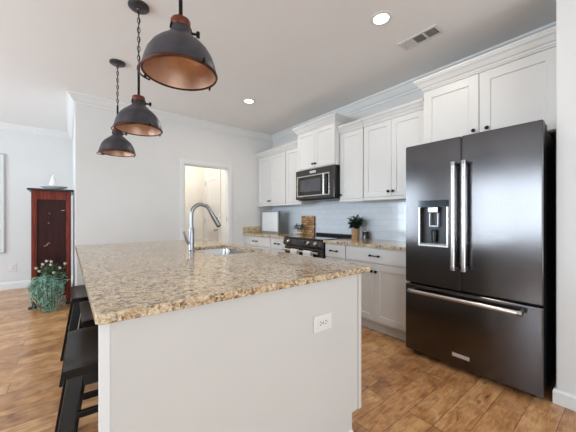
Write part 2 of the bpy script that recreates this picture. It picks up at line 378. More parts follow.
# door casing and jamb (opening), then the half hidden hall door
cs = MB()
for a, b, z0, z1 in ((D0-.057, D0, 0, DZ+.06), (D1, D1+.057, 0, DZ+.06), (D0, D1, DZ, DZ+.06)): cs.box(a, b, WY-.018, WY, z0, z1, .003)
cs.box(D0, D0+.015, WY, WY+.12, 0, DZ).box(D1-.012, D1, WY, WY+.12, 0, DZ).box(D0+.015, D1-.012, WY, WY+.12, DZ-.015, DZ)
o = struct(cs.build('trim_2', M['trim']))
MB().box(D1-.014, D1-.012, WY+.03, WY+.055, 1.12, 1.2).build('strike_plate', M['chrome'], o)
d = MB(); X = D1+.005
def shaker_x(m, x, y0, y1, z0, z1, rail, rec, th, sgn=-1, midz=None):
    """framed panel facing -x (front plane at x), recessed field"""
    xb = x-sgn*th; xr = x-sgn*rec
    X0, X1 = min(x, xb), max(x, xb)
    def b(ya, yb, za, zb): m.box(X0, X1, ya, yb, za, zb)
    b(y0, y0+rail, z0, z1); b(y1-rail, y1, z0, z1); b(y0+rail, y1-rail, z0, z0+rail); b(y0+rail, y1-rail, z1-rail, z1)
    if midz: b(y0+rail, y1-rail, midz-rail/2, midz+rail/2)
    # sloped bead into the recess
    t = bmesh.new(); r = rail; e = .004
    o = [t.verts.new((x-sgn*.003, y, z)) for y, z in ((y0+r, z0+r), (y1-r, z0+r), (y1-r, z1-r), (y0+r, z1-r))]
    i = [t.verts.new((xr, y, z)) for y, z in ((y0+r+e, z0+r+e), (y1-r-e, z0+r+e), (y1-r-e, z1-r-e), (y0+r+e, z1-r-e))]
    for k in range(4): t.faces.new((o[k], o[(k+1) % 4], i[(k+1) % 4], i[k]))
    t.faces.new(i); bk = [t.verts.new((xb, v.co.y, v.co.z)) for v in o]; t.faces.new(bk)
    for k in range(4): t.faces.new((o[k], o[(k+1) % 4], bk[(k+1) % 4], bk[k]))
    bmesh.ops.recalc_face_normals(t, faces=t.faces); m.add(t)
    return m
shaker_x(d, X-.012, 4.76, 5.36, .01, 2.0, .1, .009, .011, midz=.95)
dr = struct(d.build('door_1', M['trim']))
MB().box(X-.02, X-.0005, 4.70, 4.76, 0, 2.06).box(X-.02, X-.0005, 5.36, 5.42, 0, 2.06).box(X-.02, X-.0005, 4.76, 5.36, 2.0, 2.06).build('door_casing', M['trim'], dr)
for z in (.3, 1.13, 1.86):
    MB().cyl((X-.022, 5.365, z-.045), (X-.022, 5.365, z+.045), .009, n=10).build('hinge', M['chrome'], dr)
MB().lathe([(0, 0), (.026, 0), (.028, .006), (.012, .012), (.012, .03), (.027, .045), (.024, .06), (0, .064)], (X-.0125, 4.83, .96), 20, Matrix.Rotation(-PI/2, 4, 'Y')).build('door_knob', M['chrome'], dr)

# ------------------------------------------------------------------ cabinet fittings
def knob(x, y, z, parent):
    return MB().lathe([(0, 0), (.007, 0), (.006, .012), (.014, .018), (.0155, .025), (.011, .031), (0, .032)], (x, y, z), 16, Matrix.Rotation(-PI/2, 4, 'Y')).build('knob', M['blackmetal'], parent)
def pull(x, y, z, parent, L=.1):
    m = MB()
    for s in (-1, 1):
        m.cyl((x, y+s*L/2, z), (x-.026, y+s*L/2, z), .006, n=12)
        m.lathe([(0, -.012), (.010, -.010), (.012, 0), (.010, .010), (0, .012)], (x-.026, y+s*L/2, z), 14)
    m.tube([(x-.026, y-L/2, z), (x-.03, y-L/4, z), (x-.031, y, z), (x-.03, y+L/4, z), (x-.026, y+L/2, z)], .0055, 10)
    return m.build('drawer_pull', M['blackmetal'], parent)
def shaker_door(x, y0, y1, z0, z1, parent, name='door', rail=.057):
    g = .0015
    return shaker_x(MB(), x, y0+g, y1-g, z0+g, z1-g, rail, .009, .019).build(name, M['cab'], parent, bevel=.0012)
def slab_drawer(x, y0, y1, z0, z1, parent):
    g = .0015
    return MB().box(x, x+.019, y0+g, y1-g, z0+g, z1-g, .004).build('drawer', M['cab'], parent)
CABCROWN = [(0, 0), (.006, 0), (.008, .014), (.018, .02), (.036, .05), (.05, .062), (.053, .07), (.058, .072), (.058, .09), (0, .09)]
def crown(path, z, parent, scale=.8):
    return MB().sweep(path, [(a*scale, z+b*scale) for a, b in CABCROWN], 1).build('crown_moulding', M['cab'], parent)

# ------------------------------------------------------------------ wall cabinets
UX = 2.743; UZ0, UZ1 = 1.415, 2.285
def upper(label, y0, y1, doors, knobs, x=UX, z0=UZ0, z1=UZ1, rail=True, rw=.057):
    t = thing('wall_cabinet', label, 'cabinet', (WX-.1, (y0+y1)/2, z0), 'white wall cabinets')
    b = MB().box(x+.0195, WX-.002, y0, y1, z0, z1)
    if rail: b.box(x+.004, x+.0195, y0, y1, z0-.028, z0+.004).box(x+.0195, WX-.03, y0, y1, z0-.004, z0)
    b.box(x+.0015, x+.0195, y0, y1, z1-.03, z1)
    b.build('body', M['cab'], t)
    n = len(doors)
    objs = [shaker_door(x, a, c, z0+.006, z1-.034, t, rail=rw) for a, c in doors]
    for i, ky, kz in knobs: knob(x, ky, kz, objs[i])
    return t
# crown paths run with the cabinet on their left hand (outward is to the right of travel)
t = upper('two-door white wall cabinet between microwave cabinet and fridge', 1.312, 2.035, [(1.318, 1.675), (1.675, 2.03)], [(0, 1.648, 1.474), (1, 1.702, 1.474)])
crown([(UX, 2.035), (UX, 1.312)], 2.272, t)
t = upper('narrow single-door white wall cabinet right beside the microwave', 2.039, 2.405, [(2.044, 2.398)], [(0, 2.372, 1.474)])
crown([(UX, 2.405), (UX, 2.039)], 2.272, t)
t = upper('narrow single-door white wall cabinet just left of the microwave', 3.15, 3.528, [(3.156, 3.522)], [(0, 3.19, 1.474)])
crown([(UX, 3.528), (UX, 3.15)], 2.272, t)
t = upper('two-door white wall cabinet in the far corner above framed white panel', 3.532, WY-.003, [(3.538, 3.975), (3.975, 4.335)], [(0, 3.949, 1.474), (1, 4.001, 1.474)])
crown([(UX, WY-.003), (UX, 3.532)], 2.272, t)
MX = 2.66
t = upper('raised white wall cabinet with two doors above the microwave', 2.408, 3.147, [(2.414, 2.7775), (2.7775, 3.141)], [(0, 2.752, 1.925), (1, 2.803, 1.925)], MX, 1.866, 2.43, False)
crown([(WX-.003, 3.147), (MX, 3.147), (MX, 2.408), (WX-.003, 2.408)], 2.412, t, .9)
FX = 2.68
t = upper('tall white wall cabinet above the dark refrigerator', .345, 1.305, [(.349, .8355), (.838, 1.297)], [(0, .776, 1.915), (1, .872, 1.915)], FX, 1.80, 2.42, False, .075)
MB().sweep([(WX-.003, 1.305), (FX, 1.305), (FX, .343)], [(a*1.05, 2.405+b*1.05) for a, b in CABCROWN], 1).build('crown_moulding', M['cab'], t)

# ------------------------------------------------------------------ base cabinets
BX = 2.47
def base_cab(label, y0, y1, ndoor, pulls, knobs, x=BX):
    t = thing('base_cabinet', label, 'cabinet', (2.8, (y0+y1)/2, 0), 'white base cabinets')
    MB().box(x+.0195, WX-.012, y0, y1, .11, .883).build('body', M['cab'], t)
    MB().box(x+.083, x+.1, y0, y1, .0, .1095).build('toe_kick', M['cab'], t)
    dw = slab_drawer(x, y0+.004, y1-.004, .722, .872, t)
    for py in pulls: pull(x, py, .797, dw)
    w = (y1-y0-.008)/ndoor
    for k in range(ndoor):
        dd = shaker_door(x, y0+.004+k*w, y0+.004+(k+1)*w, .13, .708, t)
        if knobs[k]: knob(x, knobs[k], .637, dd)
    return t
base_cab('white base cabinet with wide drawer and two doors beside the fridge', 1.315, 2.078, 2, [1.69], [1.672, 1.722])
base_cab('narrow white base cabinet with small drawer right of the black range', 2.082, 2.398, 1, [2.24], [2.35])
base_cab('narrow white base cabinet with small drawer left of the black range', 3.165, 3.566, 1, [3.37], [3.21])
base_cab('white base cabinet in the far corner under the framed panel', 3.57, WY-.003, 2, [3.99], [3.95, 4.0])
# counters
def counter(label, y0, y1):
    return tag(MB().box(2.44, WX-.011, y0, y1, .884, .914, .005).build('granite_countertop', M['granite'], origin=(2.77, (y0+y1)/2, .884)), label, 'countertop', 'back counters')
counter('brown speckled granite back counter right of the range', 1.313, 2.399)
cl = counter('brown speckled granite back counter left of the range', 3.163, WY-.002)
MB().box(2.445, WX-.012, WY-.024, WY-.003, .9145, 1.025, .003).build('upstand', M['granite'], cl)
tag(MB().box(WX-.01, WX-.001, 1.312, WY-.002, .86, 1.45).build('tile_backsplash', M['tile'], origin=(WX-.005, 2.8, .86)), 'pale blue-white subway tile backsplash behind the range and counters', 'backsplash')

# ------------------------------------------------------------------ range
RY0, RY1 = 2.402, 3.16
t = thing('kitchen_range', 'black and stainless slide-in range between the back counters', 'range', (2.75, 2.78, 0))
MB().box(2.47, WX-.03, RY0+.002, RY1-.002, .04, .9).build('body', M['dsteel2'], t)
MB().box(2.43, WX-.012, RY0+.001, RY1-.001, .901, .922, .004).build('cooktop', M['glass'], t)
MB().box(WX-.06, WX-.012, RY0+.02, RY1-.02, .9225, .955, .006).build('back_trim', M['darkplastic'], t)
cp = bmesh.new(); m = MB()
pts = [(2.47, .80), (2.425, .805), (2.405, .83), (2.425, .9), (2.47, .9)]
a = [cp.verts.new((x, RY0+.003, z)) for x, z in pts]; b = [cp.verts.new((x, RY1-.003, z)) for x, z in pts]
cp.faces.new(a); cp.faces.new(b)
for i in range(5): cp.faces.new((a[i], a[(i+1) % 5], b[(i+1) % 5], b[i]))
bmesh.ops.recalc_face_normals(cp, faces=cp.faces)
cpo = m.add(cp).build('control_panel', M['dsteel'], t, bevel=.004)
for y in (2.5, 2.63, 3.03):
    MB().lathe([(0, 0), (.024, 0), (.024, .006), (.019, .008), (.017, .032), (.014, .036), (0, .036)], (2.415, y, .866), 20, Matrix.Rotation(-PI/2-.25, 4, 'Y')).build('control_knob', M['chrome'], t)
MB().box(2.4, 2.416, 2.7, 2.87, .845, .883, .003).build('display', M['led'], cpo)
od = MB().box(2.435, 2.469, RY0+.006, RY1-.006, .22, .795, .006).build('oven_door', M['dsteel'], t)
MB().box(2.432, 2.4355, RY0+.1, RY1-.1, .34, .67).build('oven_window', M['glass'], od)
h = MB().cyl((2.375, RY0+.04, .752), (2.375, RY1-.04, .752), .015)
for y in (RY0+.07, RY1-.07): h.cyl((2.375, y, .752), (2.436, y, .752), .011)
h.build('oven_handle', M['chrome'], od)
MB().box(2.44, 2.469, RY0+.006, RY1-.006, .05, .21, .006).build('storage_drawer', M['dsteel'], t)

for y0, y1, lab in ((2.795, 2.935, 'white dish towel on the oven handle, the left one'), (2.535, 2.68, 'white dish towel on the oven handle, the right one')):
    bm = bmesh.new(); prof = [(2.3945, .56), (2.395, .70), (2.395, .752)]
    prof += [(2.375+.0195*math.cos(a), .752+.0195*math.sin(a)) for a in [PI*k/8 for k in range(1, 8)]]
    prof += [(2.3555, .752), (2.354, .66), (2.353, .48)]
    ny = 8; G = [[bm.verts.new((x+.0015*math.sin(j*2.2+i*.3), y0+(y1-y0)*j/ny, z)) for j in range(ny+1)] for i, (x, z) in enumerate(prof)]
    for i in range(len(G)-1):
        for j in range(ny): bm.faces.new((G[i][j], G[i][j+1], G[i+1][j+1], G[i+1][j]))
    m = MB(); m.add(bm); m.smooth = True
    o = tag(m.build('dish_towel', M['towel'], origin=(2.375, (y0+y1)/2, .752)), lab, 'towel', 'towels on the oven handle')
    sd = o.modifiers.new('thick', 'SOLIDIFY'); sd.thickness = .0025; sd.offset = 1 if False else 0

def lettering(txt, size, parent, name='lettering', loc=(0, 0, 0), m='text', depth=.0006):
    """flat raised letters facing -x, reading towards -y"""
    cu = bpy.data.curves.new('txt', 'FONT'); cu.body = txt; cu.size = size; cu.align_x = 'CENTER'; cu.align_y = 'CENTER'; cu.extrude = depth; cu.space_character = 1.1
    tmp = bpy.data.objects.new('txt', cu); C.objects.link(tmp)
    dg = bpy.context.evaluated_depsgraph_get(); dg.update(); me = bpy.data.meshes.new_from_object(tmp.evaluated_get(dg))
    bpy.data.objects.remove(tmp)
    # text x -> -y, text y -> z, text normal -> -x
    me.transform(Matrix(((0, 0, -1, loc[0]), (-1, 0, 0, loc[1]), (0, 1, 0, loc[2]), (0, 0, 0, 1))))
    base = Vector((0, 0, 0)); q = parent
    while q: base += q.location; q = q.parent
    me.transform(Matrix.Translation(-base)); me.materials.clear(); me.materials.append(M[m])
    o = bpy.data.objects.new(name, me); C.objects.link(o); o.parent = parent
    return o

# ------------------------------------------------------------------ microwave
t = thing('microwave', 'dark stainless over-the-range microwave under the raised wall cabinet', 'microwave', (2.85, 2.78, 1.432))
y0, y1 = 2.412, 3.143; mx = 2.65; z0, z1 = 1.434, 1.862
MB().box(mx+.03, WX-.012, y0, y1, z0, z1).build('body', M['dsteel2'], t)
f = MB().box(mx, mx+.0295, y0, 3.165, z0+.012, z1-.002, .004).build('front', M['dsteel'], t)
fr = MB()
a0, a1, b0, b1 = 2.49, 3.135, z0+.05, z1-.085; w_ = .016
for ya, yb, za, zb in ((a0, a1, b0, b0+w_), (a0, a1, b1-w_, b1), (a0, a0+w_, b0+w_, b1-w_), (a1-w_, a1, b0+w_, b1-w_)): fr.box(mx-.006, mx-.0003, ya, yb, za, zb, .001)
fr.build('door_trim', M['chrome'], f)
MB().box(mx-.003, mx-.0003, a0+w_, a1-w_, b0+w_, b1-w_).build('door_glass', M['glass'], f)
gm = mat('window_mesh', '#55565a', .25, .3, noise=.1)
MB().box(mx-.005, mx-.0032, a0+.16, a1-.08, b0+.065, b1-.055, .0008).build('viewing_window', gm, f)
h = MB().cyl((mx-.045, a0+.065, b0+.012), (mx-.045, a0+.065, b1-.012), .0135)
for z in (b0+.035, b1-.035): h.cyl((mx-.045, a0+.065, z), (mx-.002, a0+.065, z), .01)
h.build('door_handle', M['chrome'], f)
np_ = MB().box(mx-.004, mx-.0002, 2.745, 2.86, z1-.06, z1-.03, .001).build('name_plate', M['plate'], f)
lettering('KitchenAid', .019, np_, loc=(mx-.0042, 2.8025, z1-.045))
MB().box(mx+.05, WX-.1, y0+.05, y1-.05, z0-.004, z0-.0002).build('underside_grille', M['darkplastic'], t)

# ------------------------------------------------------------------ refrigerator
rx = 2.347; fy0, fy1 = .384, 1.295
t = thing('refrigerator', 'dark stainless french-door refrigerator with bottom freezer drawer', 'refrigerator', (2.7, .83, 0))
MB().box(rx+.066, WX-.03, fy0+.006, fy1-.006, .055, 1.765).build('cabinet_body', M['dsteel2'], t)
def fdoor(ya, yb, za, zb, name): 
    return MB().box(rx, rx+.062, ya, yb, za, zb, .007, 3).build(name, M['dsteel'], t)
# left door has a recess for the dispenser: built as a ring of bars round the hole
py0, py1, pz0, pz1 = .943, 1.174, .955, 1.275
ld = MB(); Lz0, Lz1, Ly0, Ly1 = .63, 1.808, .851, fy1
bm = bmesh.new()
def ringface(x):
    o = [bm.verts.new((x, y, z)) for y, z in ((Ly0, Lz0), (Ly1, Lz0), (Ly1, Lz1), (Ly0, Lz1))]
    i = [bm.verts.new((x, y, z)) for y, z in ((py0, pz0), (py1, pz0), (py1, pz1), (py0, pz1))]
    for k in range(4): bm.faces.new((o[k], o[(k+1) % 4], i[(k+1) % 4], i[k]))
    return o, i
o1, i1 = ringface(rx); o2, i2 = ringface(rx+.062)
i3 = [bm.verts.new((rx+.055, v.co.y, v.co.z)) for v in i1]
for k in range(4):
    bm.faces.new((o1[k], o1[(k+1) % 4], o2[(k+1) % 4], o2[k])); bm.faces.new((i1[k], i1[(k+1) % 4], i3[(k+1) % 4], i3[k]))
bm.faces.new(i3)
bmesh.ops.recalc_face_normals(bm, faces=bm.faces)
eds = [e for e in bm.edges if all(v in o1 for v in e.verts)] + [bm.edges.get((o1[k], o2[k])) for k in range(4)]
bmesh.ops.bevel(bm, geom=eds, offset=.007, segments=3, affect='EDGES')
ldo = ld.add(bm).build('door', M['dsteel'], t)
rdo = fdoor(fy0, .8475, .63, 1.808, 'door')
fdr = fdoor(fy0, fy1, .045, .615, 'freezer_drawer')
hx = rx-.06
for y, p in ((.886, ldo), (.813, rdo)):
    hh = MB().cyl((hx, y, .816), (hx, y, 1.584), .0165).build('handle', M['chrome'], p)
    for za in (.79, 1.584):
        MB().cyl((hx, y, za), (hx, y, za+.026), .0185).cyl((hx, y, za+.013), (rx-.0005, y, za+.013), .0125).build('handle_mount', M['nickel'], hh)
hh = MB().cyl((hx, .50, .57), (hx, 1.21, .57), .0165).build('handle', M['chrome'], fdr)
for y in (.474, 1.21):
    MB().cyl((hx, y, .57), (hx, y+.026, .57), .0185).cyl((hx, y+.013, .57), (rx-.0005, y+.013, .57), .0125).build('handle_mount', M['nickel'], hh)
# dispenser
ds = MB(); q = .012
for ya, yb, za, zb in ((py0-.004, py1+.004, pz0-.004, pz0+q), (py0-.004, py0+q, pz0+q, pz1), (py1-q, py1+.004, pz0+q, pz1)): ds.box(rx-.005, rx+.054, ya, yb, za, zb, .002)
dso = ds.build('dispenser', M['chrome'], ldo)
MB().box(rx+.045, rx+.054, py0+q+.001, py1-q-.001, pz0+q+.001, pz1-.001).build('recess_back', M['darkplastic'], dso)
MB().box(rx-.006, rx-.0004, py0-.004, py1+.004, pz1+.001, pz1+.055, .002).build('control_display', M['led'], dso)
MB().box(rx-.001, rx+.044, 1.02, 1.10, pz1-.045, pz1-.002, .004).build('spout', M['chrome'], dso)
pdl = MB()
for ya, yb, za, zb in ((1.02, 1.032, pz1-.15, pz1-.05), (1.085, 1.097, pz1-.15, pz1-.05), (1.02, 1.097, pz1-.162, pz1-.15)): pdl.box(rx+.012, rx+.024, ya, yb, za, zb, .002)
pdl.build('paddle', M['nickel'], dso)
MB().lathe([(0, 0), (.02, 0), (.026, .09), (.02, .105), (0, .105)], (rx+.03, 1.06, pz0+.03), 20).build('nozzle', M['darkplastic'], dso)
MB().box(rx+.004, rx+.044, py0+q+.004, py1-q-.004, pz0+q+.0005, pz0+q+.008, .002).build('drip_tray', M['nickel'], dso)
npl = MB().box(rx-.004, rx-.0002, .79, .915, .117, .15, .0015).build('name_plate', M['chrome'], fdr)
pf = MB().box(rx-.0048, rx-.0041, .798, .907, .124, .143).build('plate_field', M['plate'], npl)
lettering('KitchenAid', .0195, npl, loc=(rx-.0055, .8525, .1335))
MB().box(rx+.075, rx+.12, fy0+.02, fy1-.02, .012, .054).build('kick_grille', M['darkplastic'], t)
for y in (fy0+.06, fy1-.06):
    MB().cyl((rx+.09, y-.012, .02), (rx+.09, y+.012, .02), .02).build('roller', M['darkplastic'], t)
for y in (fy0+.01, fy1-.08):
    MB().box(rx+.07, rx+.19, y, y+.07, 1.766, 1.812, .008).build('hinge_cover', M['darkplastic'], t)

# ------------------------------------------------------------------ island
IX0, IX1, IY0, IY1 = .063, 1.352, .947, 3.459
t = thing('kitchen_island', 'white panelled kitchen island under the large granite top', 'kitchen island', (.75, 2.2, 0))
px0, px1, py = .075, 1.298, .985
def end_panel(ya, yb, name):
    pts = [(px0, 0), (px1-.07, 0), (px1-.07, .118), (px1, .118), (px1, .883), (px0, .883)]
    bm = bmesh.new(); a = [bm.verts.new((x, ya, z)) for x, z in pts]; b = [bm.verts.new((x, yb, z)) for x, z in pts]
    bm.faces.new(a); bm.faces.new(b)
    for i in range(6): bm.faces.new((a[i], a[(i+1) % 6], b[(i+1) % 6], b[i]))
    bmesh.ops.recalc_face_normals(bm, faces=bm.faces)
    return MB().add(bm).build(name, M['island'], t, bevel=.003)
ep = end_panel(py, py+.04, 'end_panel'); end_panel(IY1-.07, IY1-.03, 'end_panel')
MB().box(px0-.003, px0+.026, py-.008, py-.0004, 0, .882, .003).build('corner_trim', M['trim'], ep)
MB().box(px1-.024, px1+.003, py-.006, py-.0004, .119, .882, .002).build('corner_trim', M['island'], ep)
MB().sweep([(px0+.026, py), (px1-.072, py)], [(.0004, 0), (.012, 0), (.012, .012), (.006, .025), (.0004, .03)], 1).build('shoe_moulding', M['trim'], ep)
# carcass is open at the top above the sink
MB().box(.49, .51, py+.041, IY1-.071, .0, .883).box(.511, px1-.022, py+.041, IY1-.071, .118, .14).box(px1-.085, px1-.07, py+.041, IY1-.071, 0, .117).box(px1-.028, px1-.022, py+.041, IY1-.071, .141, .883).build('carcass', M['island'], t)
w_ = (IY1-.071-py-.041)/4
for k in range(4):
    ya = py+.041+k*w_
    dd = shaker_x(MB(), px1-.002, ya+.003, ya+w_-.003, .13, .87, .057, .009, .018, sgn=1).build('door', M['island'], t)
    MB().lathe([(0, 0), (.007, 0), (.006, .012), (.014, .018), (.0155, .025), (0, .031)], (px1-.002, ya+(.05 if k % 2 else w_-.05), .78), 14, Matrix.Rotation(PI/2, 4, 'Y')).build('knob', M['blackmetal'], dd)
# outlet on the end panel
oy = py-.0004
op = MB().box(.933, 1.059, oy-.005, oy, .628, .708, .002).build('outlet_plate', M['plate'], ep)
rc = MB().box(.957, 1.035, oy-.0065, oy-.0052, .645, .691, .001).build('receptacle', M['plate'], op)
sl = MB()
for cx in (.978, 1.014):
    for dz in (-.007, .007): sl.box(cx-.006, cx+.006, oy-.0072, oy-.0068, .668+dz-.0015, .668+dz+.0015)
    sl.box(cx+.009, cx+.013, oy-.0072, oy-.0068, .666, .670)
sl.box(.994, .998, oy-.0072, oy-.0068, .662, .674)
sl.build('socket_slot', M['slot'], op)

# island granite top with the sink cut-out
kx0, kx1, ky0, ky1 = .86, 1.245, 1.92, 2.56
def rrect(x0, x1, y0, y1, r, n=8):
    out = []
    for cx, cy, a in ((x1-r, y1-r, 0), (x0+r, y1-r, 90), (x0+r, y0+r, 180), (x1-r, y0+r, 270)):
        for k in range(n+1):
            th = math.radians(a+90*k/n); out.append((cx+r*math.cos(th), cy+r*math.sin(th)))
    return out
def slab_with_hole(outer, inner, z0, z1, bev):
    bm = bmesh.new(); n = len(outer)
    def ring(pts, z): return [bm.verts.new((x, y, z)) for x, y in pts]
    def off(pts, d):   # shrink towards the middle by an axis offset
        cx = sum(p[0] for p in pts)/n; cy = sum(p[1] for p in pts)/n; wx = max(p[0] for p in pts)-min(p[0] for p in pts); wy = max(p[1] for p in pts)-min(p[1] for p in pts)
        return [(cx+(x-cx)*(1-2*d/wx), cy+(y-cy)*(1-2*d/wy)) for x, y in pts]
    R = [ring(off(outer, bev), z0), ring(outer, z0+bev), ring(outer, z1-bev), ring(off(outer, bev*.3), z1-bev*.3), ring(off(outer, bev), z1),
         ring(off(inner, -.004), z1), ring(inner, z1-.004), ring(inner, z0)]
    for a, b in zip(R, R[1:]+R[:1]):
        for i in range(n): bm.faces.new((a[i], a[(i+1) % n], b[(i+1) % n], b[i]))
    bmesh.ops.recalc_face_normals(bm, faces=bm.faces); return bm
m = MB(); m.add(slab_with_hole(rrect(IX0, IX1, IY0, IY1, .018), rrect(kx0, kx1, ky0, ky1, .04), .884, .914, .003))
tag(m.build('granite_countertop', M['granite'], origin=(.7, 2.2, .884)), 'large beige and brown speckled granite top on the kitchen island', 'countertop')
# sink bowl
def bowl(x0, x1, y0, y1, z1, dep):
    bm = bmesh.new(); L = [(x0-.014, x1+.014, y0-.014, y1+.014, z1, .05), (x0-.006, x1+.006, y0-.006, y1+.006, z1, .045), (x0-.004, x1+.004, y0-.004, y1+.004, z1-.01, .045), (x0+.005, x1-.005, y0+.005, y1-.005, z1-dep+.03, .05), (x0+.03, x1-.03, y0+.03, y1-.03, z1-dep, .05)]
    R = [[bm.verts.new((x, y, zz)) for x, y in rrect(a, b, c, d, r)] for a, b, c, d, zz, r in L]; n = len(R[0])
    for a, b in zip(R, R[1:]):
        for i in range(n): bm.faces.new((a[i], a[(i+1) % n], b[(i+1) % n], b[i]))
    bm.faces.new(R[-1]); bmesh.ops.recalc_face_normals(bm, faces=bm.faces); return bm
t = thing('kitchen_sink', 'undermount stainless steel sink set in the island granite', 'sink', (1.057, 2.23, .68))
m = MB(); m.add(bowl(kx0, kx1, ky0, ky1, .8835, .2)); m.smooth = True; bo = m.build('bowl', M['steel'], t)
so = bo.modifiers.new('solid', 'SOLIDIFY'); so.thickness = .0015; so.offset = -1
MB().lathe([(0, .002), (.03, .002), (.042, .006), (.045, .002), (.045, .0)], (1.057, 2.23, .6845), 24).build('drain', M['chrome'], t)
# faucet
fx, fy = .79, 2.26
t = thing('kitchen_faucet', 'tall gooseneck pull-down steel faucet beside the island sink', 'faucet', (fx, fy, .914))
MB().lathe([(0, .0), (.03, .0), (.03, .006), (.024, .012), (.0225, .05), (.0215, .18), (.019, .19), (0, .19)], (fx, fy, .9145), 28).build('base', M['nickel'], t)
r = .081; zc = 1.216; pts = [(fx, fy, 1.104), (fx, fy, 1.15)]
for k in range(0, 17):
    a = PI - k*PI*.85/16; pts.append((fx+r+r*math.cos(a), fy, zc+r*math.sin(a)))
MB().tube(pts+[tuple(Vector(pts[-1])+(Vector(pts[-1])-Vector(pts[-2])).normalized()*.03)], .0155, 16).build('gooseneck', M['nickel'], t)
dv = (Vector(pts[-1])-Vector(pts[-2])).normalized(); e = Vector(pts[-1])+dv*.028
m = MB().cyl(e-dv*.005, e+dv*.03, .0165, .019); m.cyl(e+dv*.03, e+dv*.125, .019, .022); sh = m.build('spray_head', M['nickel'], t)
MB().cyl(e+dv*.1255, e+dv*.137, .022, .019).build('spray_nozzle', M['darkplastic'], sh)
p = e+dv*.06; MB().box(p.x+.017, p.x+.024, p.y-.007, p.y+.007, p.z-.02, p.z+.016, .002).build('spray_button', M['darkplastic'], sh)
m = MB().cyl((fx, fy, .985), (fx-.035, fy-.006, .985), .013); m.tube([(fx-.028, fy-.006, .985), (fx-.04, fy-.008, 1.0), (fx-.05, fy-.01, 1.03), (fx-.066, fy-.012, 1.08)], [.011, .010, .009, .008], 12)
m.build('lever_handle', M['nickel'], t)

# ------------------------------------------------------------------ bar stools
def make_stool(loc, label):
    x0, y0, _ = loc; t = thing('bar_stool', label, 'stool', loc, 'black saddle bar stools'); zt = .61; hw, hl = .165, .2375
    bm = bmesh.new(); nx, ny = 10, 16; top = {}; bot = {}
    for i in range(nx+1):
        for j in range(ny+1):
            u = -1+2*i/nx; v = -1+2*j/ny
            ex = hw*u; ey = hl*v*(1-.02*u*u)
            z = zt-.014+.014*v*v-.004*(1-u*u)*(1-v*v) - (.004 if abs(u) == 1 else 0) - (.004 if abs(v) == 1 else 0)
            top[i, j] = bm.verts.new((x0+ex, y0+ey, z)); bot[i, j] = bm.verts.new((x0+ex*.98, y0+ey*.985, z-.034))
    for i in range(nx):
        for j in range(ny):
            bm.faces.new((top[i, j], top[i+1, j], top[i+1, j+1], top[i, j+1])); bm.faces.new((bot[i, j], bot[i, j+1], bot[i+1, j+1], bot[i+1, j]))
    def wall(seq):
        for a, b in zip(seq, seq[1:]): bm.faces.new((top[a], bot[a], bot[b], top[b]))
    wall([(i, 0) for i in range(nx+1)]); wall([(nx, j) for j in range(ny+1)]); wall([(i, ny) for i in range(nx, -1, -1)]); wall([(0, j) for j in range(ny, -1, -1)])
    bmesh.ops.recalc_face_normals(bm, faces=bm.faces); m = MB(); m.add(bm); m.smooth = True
    seat = m.build('seat', M['black'], t)
    for u in (-.012, .012):
        MB().cyl((x0+u, y0-hl*.93, zt-.0035), (x0+u, y0-hl*.93, zt-.001), .005, n=10).build('screw_cap', M['chrome'], seat)
    def foot(sx, sy, z):   # centre of a leg at height z
        k = 1-z/.565; return (x0+sx*(.126+.085*k), y0+sy*(.187+.04*k), z)
    for sx in (-1, 1):
        for sy in (-1, 1): MB().beam(foot(sx, sy, 0), foot(sx, sy, .566), .047, .034, 1.08).build('leg', M['black'], t)
    for sy in (-1, 1):
        a = foot(-1, sy, .17); b = foot(1, sy, .17)
        MB().box(a[0]+.024, b[0]-.024, a[1]-.011, a[1]+.011, .155, .187, .003).build('rung', M['black'], t)
        a = foot(-1, sy, .535); b = foot(1, sy, .535)
        MB().box(a[0]+.026, b[0]-.026, a[1]-.010, a[1]+.010, .512, .56, .003).build('apron', M['black'], t)
    for sx in (-1, 1):
        a = foot(sx, -1, .28); b = foot(sx, 1, .28)
        MB().box(a[0]-.011, a[0]+.011, a[1]+.016, b[1]-.016, .264, .296, .003).build('rung', M['black'], t)
    return t
s1 = make_stool((.16, 1.585, 0), 'black saddle-seat bar stool nearest to the island end panel')
s1.rotation_euler.z = -.035
s2 = dup(s1, (.232, 2.18, 0), 'black saddle-seat bar stool second from the island end panel')
s3 = dup(s1, (.19, 2.765, 0), 'black saddle-seat bar stool farthest from the island end panel')
s2.rotation_euler.z = s3.rotation_euler.z = 0

